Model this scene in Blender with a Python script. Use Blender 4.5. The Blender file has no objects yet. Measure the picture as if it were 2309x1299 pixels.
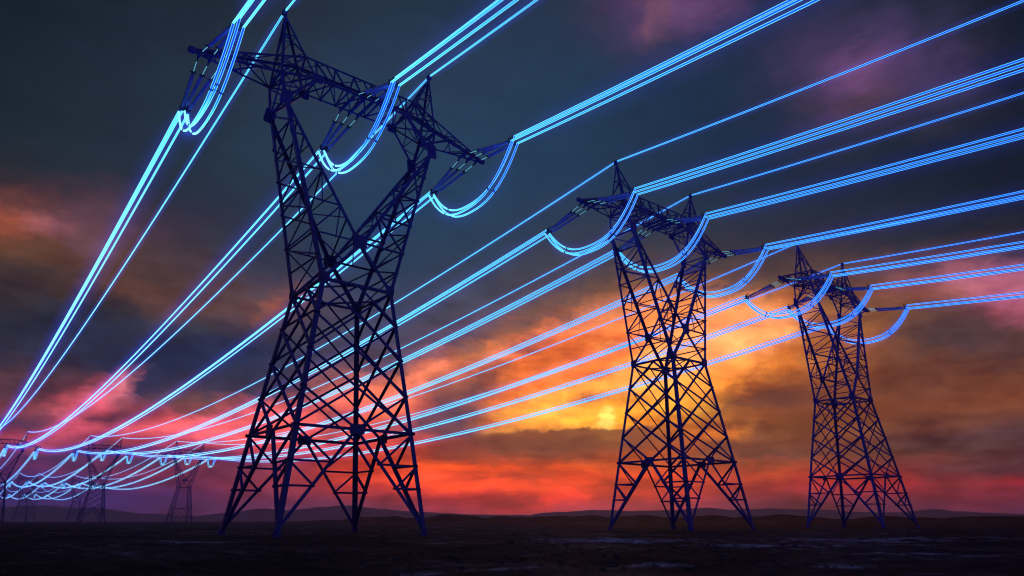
import bpy, math, random
from mathutils import Vector, noise
R = math.radians
random.seed(7)
S = bpy.context.scene
COL = S.collection

# ------------------------------------------------------------------ measured layout (metres)
YAW = 0.6791                                   # direction of the cross arms
BASES = [(-16.357, 62.437), (21.691, 93.258), (59.778, 123.904)]
SPAN = 431.5
LINE = Vector((-math.sin(YAW), math.cos(YAW), 0))   # the lines run away from the camera this way (local +y)
CAM_H = 1.112
F_PX, PITCH = 1547.7, 0.3271

# ------------------------------------------------------------------ node helpers
def new_mat(name):
    m = bpy.data.materials.new(name)
    m.use_nodes = True
    nt = m.node_tree
    for n in list(nt.nodes):
        nt.nodes.remove(n)
    out = nt.nodes.new('ShaderNodeOutputMaterial')
    return m, nt, out

def nd(nt, typ, **kw):
    n = nt.nodes.new(typ)
    for k, v in kw.items():
        if k.startswith('_'):
            setattr(n, k[1:], v)
        else:
            key = int(k[1:]) if k[0] == 'i' and k[1:].isdigit() else k.replace('_', ' ')
            n.inputs[key].default_value = v
    return n

def math_node(nt, op, a, b=None, c=None):
    n = nt.nodes.new('ShaderNodeMath')
    n.operation = op
    for i, v in enumerate((a, b, c)):
        if v is None:
            continue
        if isinstance(v, (int, float)):
            n.inputs[i].default_value = v
        else:
            nt.links.new(v, n.inputs[i])
    return n.outputs[0]

def ramp(nt, fac, stops, interp='LINEAR'):
    r = nt.nodes.new('ShaderNodeValToRGB')
    cr = r.color_ramp
    cr.interpolation = interp
    while len(cr.elements) < len(stops):
        cr.elements.new(0.5)
    for e, (p, c) in zip(cr.elements, stops):
        e.position = p
        e.color = (*c, 1) if len(c) == 3 else c
    if fac is not None:
        nt.links.new(fac, r.inputs[0])
    return r.outputs[0]

def lin(c):
    return tuple((v / 255 / 12.92) if v / 255 <= 0.04045 else ((v / 255 + 0.055) / 1.055) ** 2.4 for v in c)

# ------------------------------------------------------------------ materials
def steel(name, base, rough, spec=0.5, metal=0.0):
    m, nt, out = new_mat(name)
    tc = nd(nt, 'ShaderNodeTexCoord')
    n1 = nd(nt, 'ShaderNodeTexNoise', Scale=1.3, Detail=6.0, Roughness=0.65)
    nt.links.new(tc.outputs['Object'], n1.inputs['Vector'])
    c = ramp(nt, n1.outputs['Fac'], [(0.3, tuple(v * 0.7 for v in base)), (0.7, tuple(v * 1.3 for v in base))])
    b = nd(nt, 'ShaderNodeBsdfPrincipled', Roughness=rough, Metallic=metal)
    b.inputs['Specular IOR Level'].default_value = spec
    nt.links.new(c, b.inputs['Base Color'])
    rr = ramp(nt, n1.outputs['Fac'], [(0.3, (rough - .12,) * 3), (0.7, (rough + .15,) * 3)])
    nt.links.new(rr, b.inputs['Roughness'])
    nt.links.new(b.outputs[0], out.inputs[0])
    return m

M = {}
M['steel'] = steel('weathered_cable_lit_steel', (0.032, 0.04, 0.34), 0.5, 0.25)  # base colour tinted strongly blue to carry the cables' light on the steel
M['fitting'] = steel('dark_fitting_metal', (0.05, 0.05, 0.09), 0.45)
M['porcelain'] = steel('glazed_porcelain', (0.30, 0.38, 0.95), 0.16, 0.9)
M['concrete'] = steel('footing_concrete', (0.10, 0.095, 0.09), 0.8)

def cable_mat(name, core, mid, rim, tip, k=1.0):
    # a lit blue tube, its bright rim put into the emission at grazing angles
    m, nt, out = new_mat(name)
    lw = nd(nt, 'ShaderNodeLayerWeight', Blend=0.5)
    c = ramp(nt, lw.outputs['Facing'], [(0.0, core), (0.10, core), (0.25, mid), (0.44, rim), (0.75, tip), (1.0, tip)])
    e = nd(nt, 'ShaderNodeEmission', Strength=k)
    nt.links.new(c, e.inputs[0])
    nt.links.new(e.outputs[0], out.inputs[0])
    return m
CAB_K = 1.0
M['cable'] = cable_mat('glowing_blue_cable', (0.012, 0.055, 4.2), (0.015, 0.26, 2.6), (0.085, 0.98, 1.5), (0.42, 1.30, 1.5), CAB_K)
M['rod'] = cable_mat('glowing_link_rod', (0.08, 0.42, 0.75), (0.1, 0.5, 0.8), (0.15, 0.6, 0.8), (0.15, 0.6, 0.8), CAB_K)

def glow_mat(name, col, k):  # self-glowing volume that stands in for the bloom of the cables
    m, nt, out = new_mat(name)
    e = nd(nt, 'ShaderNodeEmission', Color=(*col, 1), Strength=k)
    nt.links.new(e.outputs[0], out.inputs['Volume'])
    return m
M['glow_inner'] = glow_mat('cable_bloom_inner', (0.03, 0.10, 1.0), 0.055)
M['glow_outer'] = glow_mat('cable_bloom_outer', (0.03, 0.07, 1.0), 0.015)
M['glow_far'] = glow_mat('cable_bloom_faint', (0.03, 0.06, 1.0), 0.005)

# ------------------------------------------------------------------ mesh builder
class MB:
    def __init__(s):
        s.v = []; s.f = []; s.smooth = []
    def add(s, vs, fs, smooth=False):
        o = len(s.v)
        s.v += [tuple(p) for p in vs]
        s.f += [tuple(i + o for i in f) for f in fs]
        s.smooth += [smooth] * len(fs)
    def angle(s, a, b, w, e1, e2, t=None, centre=False, ext=0.0):
        """an L-section steel angle from a to b, one flange along e1, the other along e2"""
        a, b, e1, e2 = Vector(a), Vector(b), Vector(e1), Vector(e2)
        d = (b - a).normalized()
        a = a - d * ext; b = b + d * ext
        u = e1 - d * e1.dot(d)
        if u.length < 1e-5:
            u = d.orthogonal()
        u.normalize()
        v = d.cross(u)
        if v.dot(e2) < 0:
            v = -v
        t = t or max(0.018, w * 0.16)
        o = -u * (w / 2) if centre else Vector((0, 0, 0))
        sec = [(0, 0), (w, 0), (w, t), (t, t), (t, w), (0, w)]
        if d.dot(u.cross(v)) < 0:
            sec = sec[::-1]
        ring = [o + u * x + v * y for x, y in sec]
        vs = [a + p for p in ring] + [b + p for p in ring]
        fs = [(i, (i + 1) % 6, 6 + (i + 1) % 6, 6 + i) for i in range(6)]
        fs += [(5, 4, 3, 2, 1, 0), (6, 7, 8, 9, 10, 11)]
        s.add(vs, fs)
    def box(s, c, u, v, hu, hv, hn):
        """a bevelled-corner plate: half sizes hu, hv in its plane and hn through it"""
        c, u, v = Vector(c), Vector(u).normalized(), Vector(v)
        v = (v - u * v.dot(u)).normalized()
        n = u.cross(v)
        k = 0.25 * min(hu, hv)
        out = [(-hu + k, -hv), (hu - k, -hv), (hu, -hv + k), (hu, hv - k), (hu - k, hv), (-hu + k, hv), (-hu, hv - k), (-hu, -hv + k)]
        vs = [c + u * x + v * y - n * hn for x, y in out] + [c + u * x + v * y + n * hn for x, y in out]
        fs = [(i, (i + 1) % 8, 8 + (i + 1) % 8, 8 + i) for i in range(8)] + [tuple(range(7, -1, -1)), tuple(range(8, 16))]
        s.add(vs, fs)
    def tube(s, pts, r, n=8, cap=True, smooth=True):
        pts = [Vector(p) for p in pts]
        rr = r if isinstance(r, (list, tuple)) else [r] * len(pts)
        vs = []
        d0 = (pts[1] - pts[0]).normalized()
        up = Vector((0, 0, 1)) if abs(d0.z) < 0.9 else Vector((1, 0, 0))
        u = (up - d0 * up.dot(d0)).normalized()
        for i, p in enumerate(pts):
            d = (pts[min(i + 1, len(pts) - 1)] - pts[max(i - 1, 0)]).normalized()
            u = (u - d * u.dot(d)).normalized()
            w = d.cross(u)
            for k in range(n):
                a = 2 * math.pi * k / n
                vs.append(p + (u * math.cos(a) + w * math.sin(a)) * rr[i])
        fs = []
        for i in range(len(pts) - 1):
            for k in range(n):
                fs.append((i * n + k, i * n + (k + 1) % n, (i + 1) * n + (k + 1) % n, (i + 1) * n + k))
        s.add(vs, fs, smooth)
        if cap:
            s.add(vs[:n], [tuple(range(n - 1, -1, -1))])
            s.add(vs[-n:], [tuple(range(n))])
    def ring(s, c, nrm, R0, r, n=18, m=6):
        c, nrm = Vector(c), Vector(nrm).normalized()
        u = nrm.orthogonal().normalized(); w = nrm.cross(u)
        vs = []; fs = []
        for i in range(n):
            a = 2 * math.pi * i / n
            e = u * math.cos(a) + w * math.sin(a)
            for k in range(m):
                b = 2 * math.pi * k / m
                vs.append(c + e * (R0 + r * math.cos(b)) + nrm * r * math.sin(b))
        for i in range(n):
            for k in range(m):
                fs.append((i * m + k, ((i + 1) % n) * m + k, ((i + 1) % n) * m + (k + 1) % m, i * m + (k + 1) % m))
        s.add(vs, fs, True)
    def mesh(s, name, mat, origin=(0, 0, 0)):
        o = Vector(origin)
        me = bpy.data.meshes.new(name)
        me.from_pydata([tuple(Vector(p) - o) for p in s.v], [], s.f)
        me.polygons.foreach_set('use_smooth', s.smooth)
        me.materials.append(mat)
        me.update()
        return me
    def build(s, name, mat, parent=None, origin=(0, 0, 0)):
        ob = bpy.data.objects.new(name, s.mesh(name, mat, origin))
        COL.objects.link(ob)
        ob.location = origin
        if parent is not None:
            ob.parent = parent
        return ob

def tag(o, label=None, cat=None, group=None, kind=None):
    if label: o['label'] = label
    if cat: o['category'] = cat
    if group: o['group'] = group
    if kind: o['kind'] = kind
    return o

def empty(name, loc=(0, 0, 0), rz=0):
    o = bpy.data.objects.new(name, None)
    o.empty_display_size = 0.5
    o.location = loc
    o.rotation_euler = (0, 0, rz)
    COL.objects.link(o)
    return o

def copy_tree(o, parent=None):
    c = o.copy()
    COL.objects.link(c)
    c.parent = parent
    for ch in [x for x in list(o.children)]:
        copy_tree(ch, c)
    return c

# ------------------------------------------------------------------ the pylon (local: x = along the cross arm, -y = towards the camera, z up)
FB, BB, WB = 6.52, 5.40, 3.56
ZB, ZW, ZC, ZK = 8.39, 21.60, 26.02, 39.03
YC, XK, YK = 3.28, 8.26, 2.07
XO, YO, ZO = 8.76, 1.69, 41.84
XI, ZI = 5.14, 42.66
XA, ZA, XT, ZT2 = 8.62, 50.0, 16.28, 41.53
ZTOP = 45.15
UT = (ZA - ZTOP) / (ZA - ZI)
XTOP, YTOP = XA + UT * (XI - XA), YO * UT

def lerp(a, b, t):
    return Vector(a).lerp(Vector(b), t)

def make_pylon():
    root = empty('transmission_pylon')
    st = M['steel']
    F = {(-1, -1): None, (1, -1): None, (1, 1): None, (-1, 1): None}
    foot = {k: Vector((k[0] * FB, k[1] * FB, 0)) for k in F}
    belt = {k: Vector((k[0] * BB, k[1] * BB, ZB)) for k in F}
    waist = {k: Vector((k[0] * WB, k[1] * WB, ZW)) for k in F}
    # main legs, foot to waist
    for k in F:
        m = MB()
        m.angle(foot[k], belt[k], 0.40, (-k[0], 0, 0), (0, -k[1], 0), t=0.05)
        m.angle(belt[k], waist[k], 0.38, (-k[0], 0, 0), (0, -k[1], 0), t=0.05)
        leg = m.build('leg', st, root)
        p = MB()
        c = foot[k] + Vector((-k[0] * .2, -k[1] * .2, 0.02))
        p.box(c, (1, 0, 0), (0, 1, 0), 0.34, 0.34, 0.05)
        for dx in (-.22, .22):
            for dy in (-.22, .22):
                p.tube([c + Vector((dx, dy, .04)), c + Vector((dx, dy, .2))], 0.045, 6, smooth=False)
        p.build('foot_plate', st, leg)
    # the four faces of the body
    faces = [((-1, -1), (1, -1)), ((1, -1), (1, 1)), ((1, 1), (-1, 1)), ((-1, 1), (-1, -1))]
    for A, B in faces:
        m = MB()
        fa, fb, ba, bb, wa, wb = foot[A], foot[B], belt[A], belt[B], waist[A], waist[B]
        nrm = Vector(((A[0] + B[0]) / 2, (A[1] + B[1]) / 2, 0))
        inn = -nrm
        mid = (ba + bb) / 2
        def br(p, q, w, layer=0, ext=0.12):
            d = (Vector(q) - Vector(p)).normalized()
            e1 = d.cross(nrm)
            off = inn * (0.03 + 0.09 * layer)
            m.angle(Vector(p) + off, Vector(q) + off, w * 1.15, e1, inn, centre=True, ext=ext)
        br(ba, bb, 0.22, 0, 0.25)
        # raking legs from the belt centre to each foot, with their redundant members
        for P, Q in ((ba, fa), (bb, fb)):
            br(mid, Q + Vector((0, 0, .25)), 0.24, 1, 0)
            for h0, h1 in ((0.0, 0.33), (0.33, 0.56)):
                l0, l1 = P.lerp(Q, h0), P.lerp(Q, h1)
                t1 = h1
                dpt = mid.lerp(Q, t1)
                br(l0, dpt, 0.17, 0, 0.1)
                br(l1, dpt, 0.15, 2, 0.18)
            # short secondary ties inside
        # double lattice belt to waist
        na = [wa.lerp(ba, i / 4) for i in range(5)]
        nb = [wb.lerp(bb, i / 4) for i in range(5)]
        wm = (wa + wb) / 2
        for i in range(3):
            br(na[i], nb[i + 2], 0.19, 0)
            br(nb[i], na[i + 2], 0.17, 2)
        br(na[3], mid, 0.19, 0, 0.1); br(nb[3], mid, 0.17, 2, 0.1)
        br(wm, nb[1], 0.19, 0, 0.1); br(wm, na[1], 0.17, 2, 0.1)
        m.build('body_bracing', st, root)
        g = MB()
        g.box(mid + nrm * 0.05, (nrm.y, -nrm.x, 0), (0, 0, 1), 0.68, 0.42, 0.035)
        g.build('gusset_plate', st, root)
    # waist ring and diaphragm
    m = MB()
    mids = []
    for A, B in faces:
        wa, wb = waist[A], waist[B]
        nrm = Vector(((A[0] + B[0]) / 2, (A[1] + B[1]) / 2, 0))
        m.angle(wa, wb, 0.26, (0, 0, 1), -nrm, centre=True, ext=0.15)
        mids.append((wa + wb) / 2 - nrm * 0.1)
        for w_, o_ in ((wa, wb), (wb, wa)):
            m.box(w_ + (o_ - w_).normalized() * .3 + nrm * .04 + Vector((0, 0, .15)), (nrm.y, -nrm.x, 0), (0, 0, 1), .42, .48, .03)
    for i in range(4):
        m.angle(mids[i], mids[(i + 1) % 4], 0.16, (0, 0, 1), (0, 0, 1), centre=True)
    m.build('waist_frame', st, root)
    # the two arms of the fork
    crot = {-1: Vector((0, -YC, ZC)), 1: Vector((0, YC, ZC))}
    for sx in (-1, 1):
        m = MB()
        knee = {sy: Vector((sx * XK, sy * YK, ZK)) for sy in (-1, 1)}
        out0 = {sy: waist[(sx, sy)] for sy in (-1, 1)}
        opp = {sy: waist[(-sx, sy)] for sy in (-1, 1)}
        for sy in (-1, 1):
            m.angle(out0[sy], knee[sy] + Vector((0, 0, .3)), 0.34, (-sx, 0, 0), (0, -sy, 0), t=0.045)
            m.angle(crot[sy], knee[sy] - Vector((sx * .25, 0, 0)), 0.34, (sx, 0, .6), (0, -sy, 0), t=0.045)
            m.angle(opp[sy], crot[sy], 0.32, (sx, 0, 0), (0, -sy, 0), t=0.045)
        def lv(sy, z, outer):
            a = out0[sy] if outer else crot[sy]
            t = (z - a.z) / (ZK - a.z)
            return a.lerp(knee[sy], t)
        zs = [ZC, 29.3, 32.5, 35.6]
        for sy in (-1, 1):
            n = Vector((0, sy, 0))
            def br(p, q, w, layer=0):
                d = (q - p).normalized()
                off = -n * (0.02 + 0.08 * layer)
                m.angle(p + off, q + off, w, d.cross(n), -n, centre=True, ext=0.1)
            for z in zs:
                br(lv(sy, z, True), lv(sy, z, False), 0.17)
            # waist side: crotch limb to outer leg
            br(lv(sy, ZC, True), lerp(opp[sy], crot[sy], 0.5) * 0 + lerp(waist[(sx, sy)], crot[sy], 0.52), 0.14, 1)
            for a, b in ((0, 1), (1, 2), (2, 3)):
                br(lv(sy, zs[a], True), lv(sy, zs[b], False), 0.15, 1)
                if a < 2:
                    br(lv(sy, zs[b], False), lv(sy, zs[a] + .0, False).lerp(lv(sy, zs[a], True), .5), 0.12, 2)
            br(lv(sy, zs[3], True), lv(sy, 37.6, False), 0.13, 1)
        # outer side face: rungs and a zigzag
        n = Vector((sx, 0, 0))
        zz = [ZW + (ZK - ZW) * i / 8 for i in range(9)]
        for i in range(8):
            sy = -1 if i % 2 else 1
            p, q = lv(sy, zz[i], True), lv(-sy, zz[i + 1], True)
            m.angle(p - n * .03, q - n * .03, 0.15, (q - p).cross(n), -n, centre=True, ext=0.1)
            if i:
                p, q = lv(-1, zz[i], True), lv(1, zz[i], True)
                m.angle(p - n * .12, q - n * .12, 0.13, (q - p).cross(n), -n, centre=True, ext=0.1)
        zz = [ZC + (ZK - ZC) * i / 6 for i in range(7)]
        for i in range(6):
            sy = -1 if i % 2 else 1
            p, q = lv(sy, zz[i], False), lv(-sy, zz[i + 1], False)
            m.angle(p, q, 0.13, (q - p).cross(n), n, centre=True, ext=0.05)
            if i in (2, 4):
                p, q = lv(-1, zz[i], False), lv(1, zz[i], False)
                m.angle(p + n * .1, q + n * .1, 0.13, (q - p).cross(n), n, centre=True, ext=0.05)
        # head of the arm: knee up to the bridge
        ko = {sy: Vector((sx * XO, sy * YO, ZO)) for sy in (-1, 1)}
        ki = {sy: Vector((sx * XI, sy * YO, ZI)) for sy in (-1, 1)}
        for sy in (-1, 1):
            m.angle(knee[sy], ko[sy], 0.27, (-sx, 0, 0), (0, -sy, 0))
            m.angle(knee[sy] + Vector((0, -sy * .06, 0)), ki[sy] + Vector((0, -sy * .06, 0)), 0.27, (0, 0, 1), (0, -sy, 0), centre=True)
            c = (knee[sy] + ko[sy]) / 2
            m.angle(c, knee[sy].lerp(ki[sy], .5), 0.12, (0, 0, 1), (0, -sy, 0), centre=True)
            m.angle(knee[sy].lerp(ki[sy], .5), ko[sy].lerp(ki[sy], .5), 0.12, (1, 0, 0), (0, -sy, 0), centre=True)
        m.angle(knee[-1], knee[1], 0.2, (0, 0, 1), (-sx, 0, 0), centre=True)
        m.angle(knee[-1], ko[1], 0.14, (0, 1, 0), (-sx, 0, 0), centre=True)
        m.angle(knee[1] - n * .1, ko[-1] - n * .1, 0.14, (0, 1, 0), (-sx, 0, 0), centre=True)
        m.angle(knee[-1].lerp(ki[-1], .5), knee[1].lerp(ki[1], .5), 0.12, (0, 0, 1), (-sx, 0, 0), centre=True)
        m.build('fork_arm', st, root)
        for sy in (-1, 1):
            g = MB()
            g.box(knee[sy] + Vector((-sx * .15, sy * .04, .1)), (1, 0, .12 * sx), (0, 0, 1), .55, .8, .035)
            g.build('gusset_plate', st, root)
            g = MB()
            g.box(ki[sy] + Vector((0, sy * .04, .05)), (1, 0, 0), (0, 0, 1), .55, .5, .035)
            g.build('gusset_plate', st, root)
    for sy in (-1, 1):
        g = MB()
        g.box(crot[sy] + Vector((0, sy * .05, 0)), (1, 0, 0), (0, 0, 1), .66, .66, .035)
        g.build('gusset_plate', st, root)
    # bridge between the arms
    m = MB()
    bp = lambda x, sy: Vector((x, sy * YO, ZI))
    tp = lambda x, sy: Vector((x, sy * YTOP, ZTOP))
    NP = 6
    xb = [-XI + 2 * XI * i / NP for i in range(NP + 1)]
    xt = [-XTOP + 2 * XTOP * i / NP for i in range(NP + 1)]
    for sy in (-1, 1):
        m.angle(bp(-XI, sy), bp(XI, sy), 0.2, (0, -sy, 0), (0, 0, 1))
        m.angle(tp(-XTOP, sy), tp(XTOP, sy), 0.22, (0, -sy, 0), (0, 0, -1))
        n = Vector((0, sy, 0))
        xm = [(xt[i] + xt[i + 1]) / 2 for i in range(NP)]
        for i in range(NP):
            top = tp(xm[i], sy) - n * .05
            m.angle(bp(xb[i], sy) - n * .05, top, 0.15, (1, 0, 0), -n, centre=True, ext=.08)
            m.angle(top - n * .1, bp(xb[i + 1], sy) - n * .15, 0.14, (1, 0, 0), -n, centre=True, ext=.08)
    for i in range(NP + 1):
        if 0 < i < NP:
            m.angle(bp(xb[i], -1), bp(xb[i], 1), 0.13, (1, 0, 0), (0, 0, 1), centre=True, ext=.08)
        if i < NP:
            sy = -1 if i % 2 else 1
            m.angle(bp(xb[i], sy) + Vector((0, 0, .08)), bp(xb[i + 1], -sy) + Vector((0, 0, .08)), 0.12, (1, 0, 0), (0, 0, 1), centre=True)
            m.angle(tp(xt[i], sy) - Vector((0, 0, .08)), tp(xt[i + 1], -sy) - Vector((0, 0, .08)), 0.11, (1, 0, 0), (0, 0, -1), centre=True)
    # beams that carry the middle phase
    for dx in (-1.0, 0.0, 1.0):
        m.angle(bp(dx, -1) + Vector((0, -.25, -.14)), bp(dx, 1) + Vector((0, .25, -.14)), 0.26, (1, 0, 0), (0, 0, 1), centre=True, t=.05)
    m.build('bridge_beam', st, root)
    # cross-arm ends and earth-wire peaks
    for sx in (-1, 1):
        m = MB()
        tip = Vector((sx * XT, 0, ZT2))
        ob = {sy: Vector((sx * XO, sy * YO, ZO)) for sy in (-1, 1)}
        ib = {sy: Vector((sx * XI, sy * YO, ZI)) for sy in (-1, 1)}
        tt = {sy: Vector((sx * XTOP, sy * YTOP, ZTOP)) for sy in (-1, 1)}
        tb = {sy: tip + Vector((0, sy * .13, 0)) for sy in (-1, 1)}
        th = {sy: tip + Vector((0, sy * .13, .30)) for sy in (-1, 1)}
        for sy in (-1, 1):
            n = Vector((0, sy, 0))
            m.angle(tb[sy], ob[sy], 0.2, (0, -sy, 0), (0, 0, 1))
            m.angle(ob[sy], ib[sy], 0.2, (0, -sy, 0), (0, 0, 1))
            m.angle(th[sy], tt[sy], 0.22, (0, -sy, 0), (0, 0, -1))
            q = lambda t: tb[sy].lerp(ob[sy], t)
            p = lambda t: th[sy].lerp(tt[sy], t * .92)
            for a, b in ((.28, .28), (.62, .62)):
                m.angle(q(a) - n * .04, p(b * .72) - n * .04, 0.13, (1, 0, 0), -n, centre=True, ext=.06)
            m.angle(p(.28 * .72) - n * .1, q(.62) - n * .1, 0.13, (1, 0, 0), -n, centre=True, ext=.06)
            m.angle(p(.62 * .72) - n * .1, q(1.) - n * .1, 0.15, (1, 0, 0), -n, centre=True, ext=.06)
            m.angle(tt[sy] - n * .1, ob[sy] - n * .1, 0.18, (1, 0, 0), -n, centre=True)
            m.angle(tt[sy] - n * .16, ob[sy].lerp(ib[sy], .55) - n * .16, 0.12, (1, 0, 0), -n, centre=True)
        zg = [0.12, .3, .5, .75, 1.0]
        for i in range(4):
            sy = -1 if i % 2 else 1
            m.angle(tb[sy].lerp(ob[sy], zg[i]) + Vector((0, 0, .06)), tb[-sy].lerp(ob[-sy], zg[i + 1]) + Vector((0, 0, .06)), 0.12, (1, 0, 0), (0, 0, 1), centre=True)
            if i:
                m.angle(th[sy].lerp(tt[sy], zg[i]), th[-sy].lerp(tt[-sy], zg[i]), 0.12, (1, 0, 0), (0, 0, -1), centre=True)
                m.angle(th[sy].lerp(tt[sy], zg[i]), th[-sy].lerp(tt[-sy], zg[i + 1]), 0.11, (1, 0, 0), (0, 0, -1), centre=True)
        m.angle(ob[-1], ob[1], 0.24, (sx, 0, 0), (0, 0, 1), centre=True, t=.05)
        m.angle(ib[-1], ib[1], 0.24, (sx, 0, 0), (0, 0, 1), centre=True, t=.05)
        m.angle(ob[-1] + Vector((0, 0, .1)), ib[1] + Vector((0, 0, .1)), 0.13, (1, 0, 0), (0, 0, 1), centre=True)
        m.angle(ob[1] + Vector((0, 0, .2)), ib[-1] + Vector((0, 0, .2)), 0.13, (1, 0, 0), (0, 0, 1), centre=True)
        for dx in (15.7, 14.7, 13.7):
            h = .13 + (XT - dx) / (XT - XO) * (YO - .13) + .2
            z = ZT2 + (XT - dx) / (XT - XO) * (ZO - ZT2) - .14
            m.angle((sx * dx, -h, z), (sx * dx, h, z), 0.26, (1, 0, 0), (0, 0, 1), centre=True, t=.05)
        m.box(tip + Vector((sx * .1, 0, .16)), (1, 0, 0), (0, 0, 1), .32, .26, .17)
        m.build('cross_arm', st, root)
        # peak
        m = MB()
        apex = Vector((sx * XA, 0, ZA))
        corners = [(ob[-1], (-sx, 0, 0), (0, 1, 0)), (ob[1], (-sx, 0, 0), (0, -1, 0)), (ib[-1], (sx, 0, 0), (0, 1, 0)), (ib[1], (sx, 0, 0), (0, -1, 0))]
        for c, e1, e2 in corners:
            a = apex + (c - apex).normalized() * .15
            m.angle(c, a, 0.22, e1, e2)
        def rung(c0, c1, t0, t1, w=.11, lay=0.):
            p, q = apex.lerp(c0[0], t0), apex.lerp(c1[0], t1)
            inn = (Vector((sx * (XA - .8), 0, 0)) - Vector((((p + q) / 2).x, ((p + q) / 2).y, 0)))
            m.angle(p, q, w, (0, 0, 1), inn, centre=True, ext=.05)
        lv4 = [.24, .42, .62, .85]
        pairs = [(corners[0], corners[2]), (corners[1], corners[3]), (corners[0], corners[1]), (corners[2], corners[3])]
        for pi, (c0, c1) in enumerate(pairs):
            rung(c0, c1, .36, .36); 
            for i in range(3):
                a, b = (c0, c1) if i % 2 == pi % 2 else (c1, c0)
                rung(a, b, (.36, .62, .8)[i] , (.62, .8, 1.0)[i])
        m.box(apex + Vector((0, 0, -.02)), (1, 0, 0), (0, 0, 1), .24, .30, .2)
        m.tube([apex + Vector((0, -.35, .1)), apex + Vector((0, .35, .1))], .09, 8)
        m.build('earth_wire_peak', st, root)
    return root

# ------------------------------------------------------------------ insulators, cables (all in pylon-local coordinates)
YY = 8.2
XS = 14.71
ZYS, ZYM = 40.15, 41.0
PH = {'left': (-XS, ZYS), 'middle': (0.0, ZYM), 'right': (XS, ZYS)}
WR = 0.108                                                     # cable radius
TRI = [(-.42, -.22), (.42, -.22), (0.0, .48)]

def attach_point(ph, dx, side):
    x0 = PH[ph][0]
    if ph == 'middle':
        return Vector((dx, side * (YO + .2), ZI - .16))
    ax = abs(x0) + dx
    f = (XT - ax) / (XT - XO)
    return Vector((math.copysign(ax, x0), side * (.13 + f * (YO - .13) + .15), ZT2 + f * (ZO - ZT2) - .16))

def insulator_set(ph, side):
    x0, zy = PH[ph]
    yoke = Vector((x0, side * YY, zy))
    root = empty('insulator_set', yoke)
    ends = [(-.34, -.06), (.34, -.06), (0, .22)]
    order = sorted(range(3), key=lambda i: ends[i][0])
    for dx in (-1.0, 0.0, 1.0):
        a = attach_point(ph, dx, side)
        sgn = 1 if x0 >= 0 else -1
        wx = dx * sgn
        e = {-1: ends[0], 0: ends[2], 1: ends[1]}[int(round(wx))]
        b = yoke + Vector((e[0], -side * .55, e[1]))
        d = b - a
        at = lambda t: a + d * t
        m = MB()
        # shackle, then the cross fitting at the foot of the disc stack
        m.tube([at(0), at(.07)], .05, 6); m.box(at(.03), d, (0, 0, 1), .16, .10, .05)
        o = m.build('shackle', M['fitting'], root); o.location = -yoke
        m = MB()
        m.box(at(.275), (1, 0, 0), (0, 0, 1), .30, .05, .05)
        m.box(at(.275), (0, 0, 1), (1, 0, 0), .26, .05, .05)
        m.tube([at(.255), at(.30)], .06, 6)
        o = m.build('cross_fitting', M['fitting'], root); o.location = -yoke
        r = MB(); r.tube([at(.06), at(.262)], .027, 6)
        o = r.build('link_rod', M['rod'], root); o.location = -yoke
        s = MB()
        pts, rad = [], []
        nd_ = 20
        L = d.length * .655
        dn = d.normalized()
        p0 = at(.30)
        for i in range(nd_):
            z = L * i / nd_
            st = L / nd_
            for q, rr in ((0.0, .05), (.30, .06), (.40, .185), (.58, .19), (.74, .08), (.95, .05)):
                pts.append(p0 + dn * (z + st * q)); rad.append(rr)
        pts.append(at(1.0)); rad.append(.055)
        s.tube(pts, rad, 10)
        o = s.build('disc_stack', M['porcelain'], root); o.location = -yoke
    y = MB()
    y.box(yoke + Vector((0, -side * .42, .04)), (1, 0, 0), (0, 0, 1), .52, .34, .05)
    y.tube([yoke + Vector((0, -side * .4, .05)), yoke + Vector((0, side * .05, .1))], .07, 6)
    for tx, tz in TRI:
        y.tube([yoke + Vector((tx * .8, -side * .4, tz * .6)), yoke + Vector((tx, side * .05, tz))], .055, 6)
    y.ring(yoke + Vector((0, -side * .5, .62)), (1, 0, 0), .20, .045)
    y.tube([yoke + Vector((0, -side * .45, .2)), yoke + Vector((0, -side * .5, .45))], .045, 6)
    o = y.build('yoke_plate', M['fitting'], root); o.location = -yoke
    return root

def cable_run(name, fn, n, offs, origin, radius=WR, sides=8, glow=(), spacers=()):
    """wires following fn(t), t in 0..1, one per offset"""
    root = empty(name, origin)
    for ox, oz in offs:
        m = MB()
        m.tube([fn(i / n) + Vector((ox, 0, oz)) for i in range(n + 1)], radius, sides)
        o = m.build('wire', M['cable'], root); o.location = -Vector(origin)
    for t in spacers:
        m = MB()
        c = fn(t)
        ps = [c + Vector((ox, 0, oz)) for ox, oz in offs]
        for i in range(3):
            m.tube([ps[i], ps[(i + 1) % 3]], .03, 5)
            m.box(ps[i], (1, 0, 0), (0, 0, 1), .17, .17, .05)
        o = m.build('spacer', M['fitting'], root); o.location = -Vector(origin)
    for r, mat in glow:  # added emissive shells imitating bloom round the wires
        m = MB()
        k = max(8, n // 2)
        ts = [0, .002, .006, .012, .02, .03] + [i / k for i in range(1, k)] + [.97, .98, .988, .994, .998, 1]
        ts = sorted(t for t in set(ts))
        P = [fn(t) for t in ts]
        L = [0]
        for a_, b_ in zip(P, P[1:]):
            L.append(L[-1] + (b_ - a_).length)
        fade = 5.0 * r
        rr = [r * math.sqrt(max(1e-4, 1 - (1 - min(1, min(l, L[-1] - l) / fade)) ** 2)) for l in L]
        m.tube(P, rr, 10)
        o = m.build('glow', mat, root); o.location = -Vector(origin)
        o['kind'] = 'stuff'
    return root

def sagfn(a, b, sag, t1=1.0):
    a, b = Vector(a), Vector(b)
    def f(t):
        t = t * t1
        p = a.lerp(b, t)
        p.z -= 4 * sag * t * (1 - t)
        return p
    return f

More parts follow.
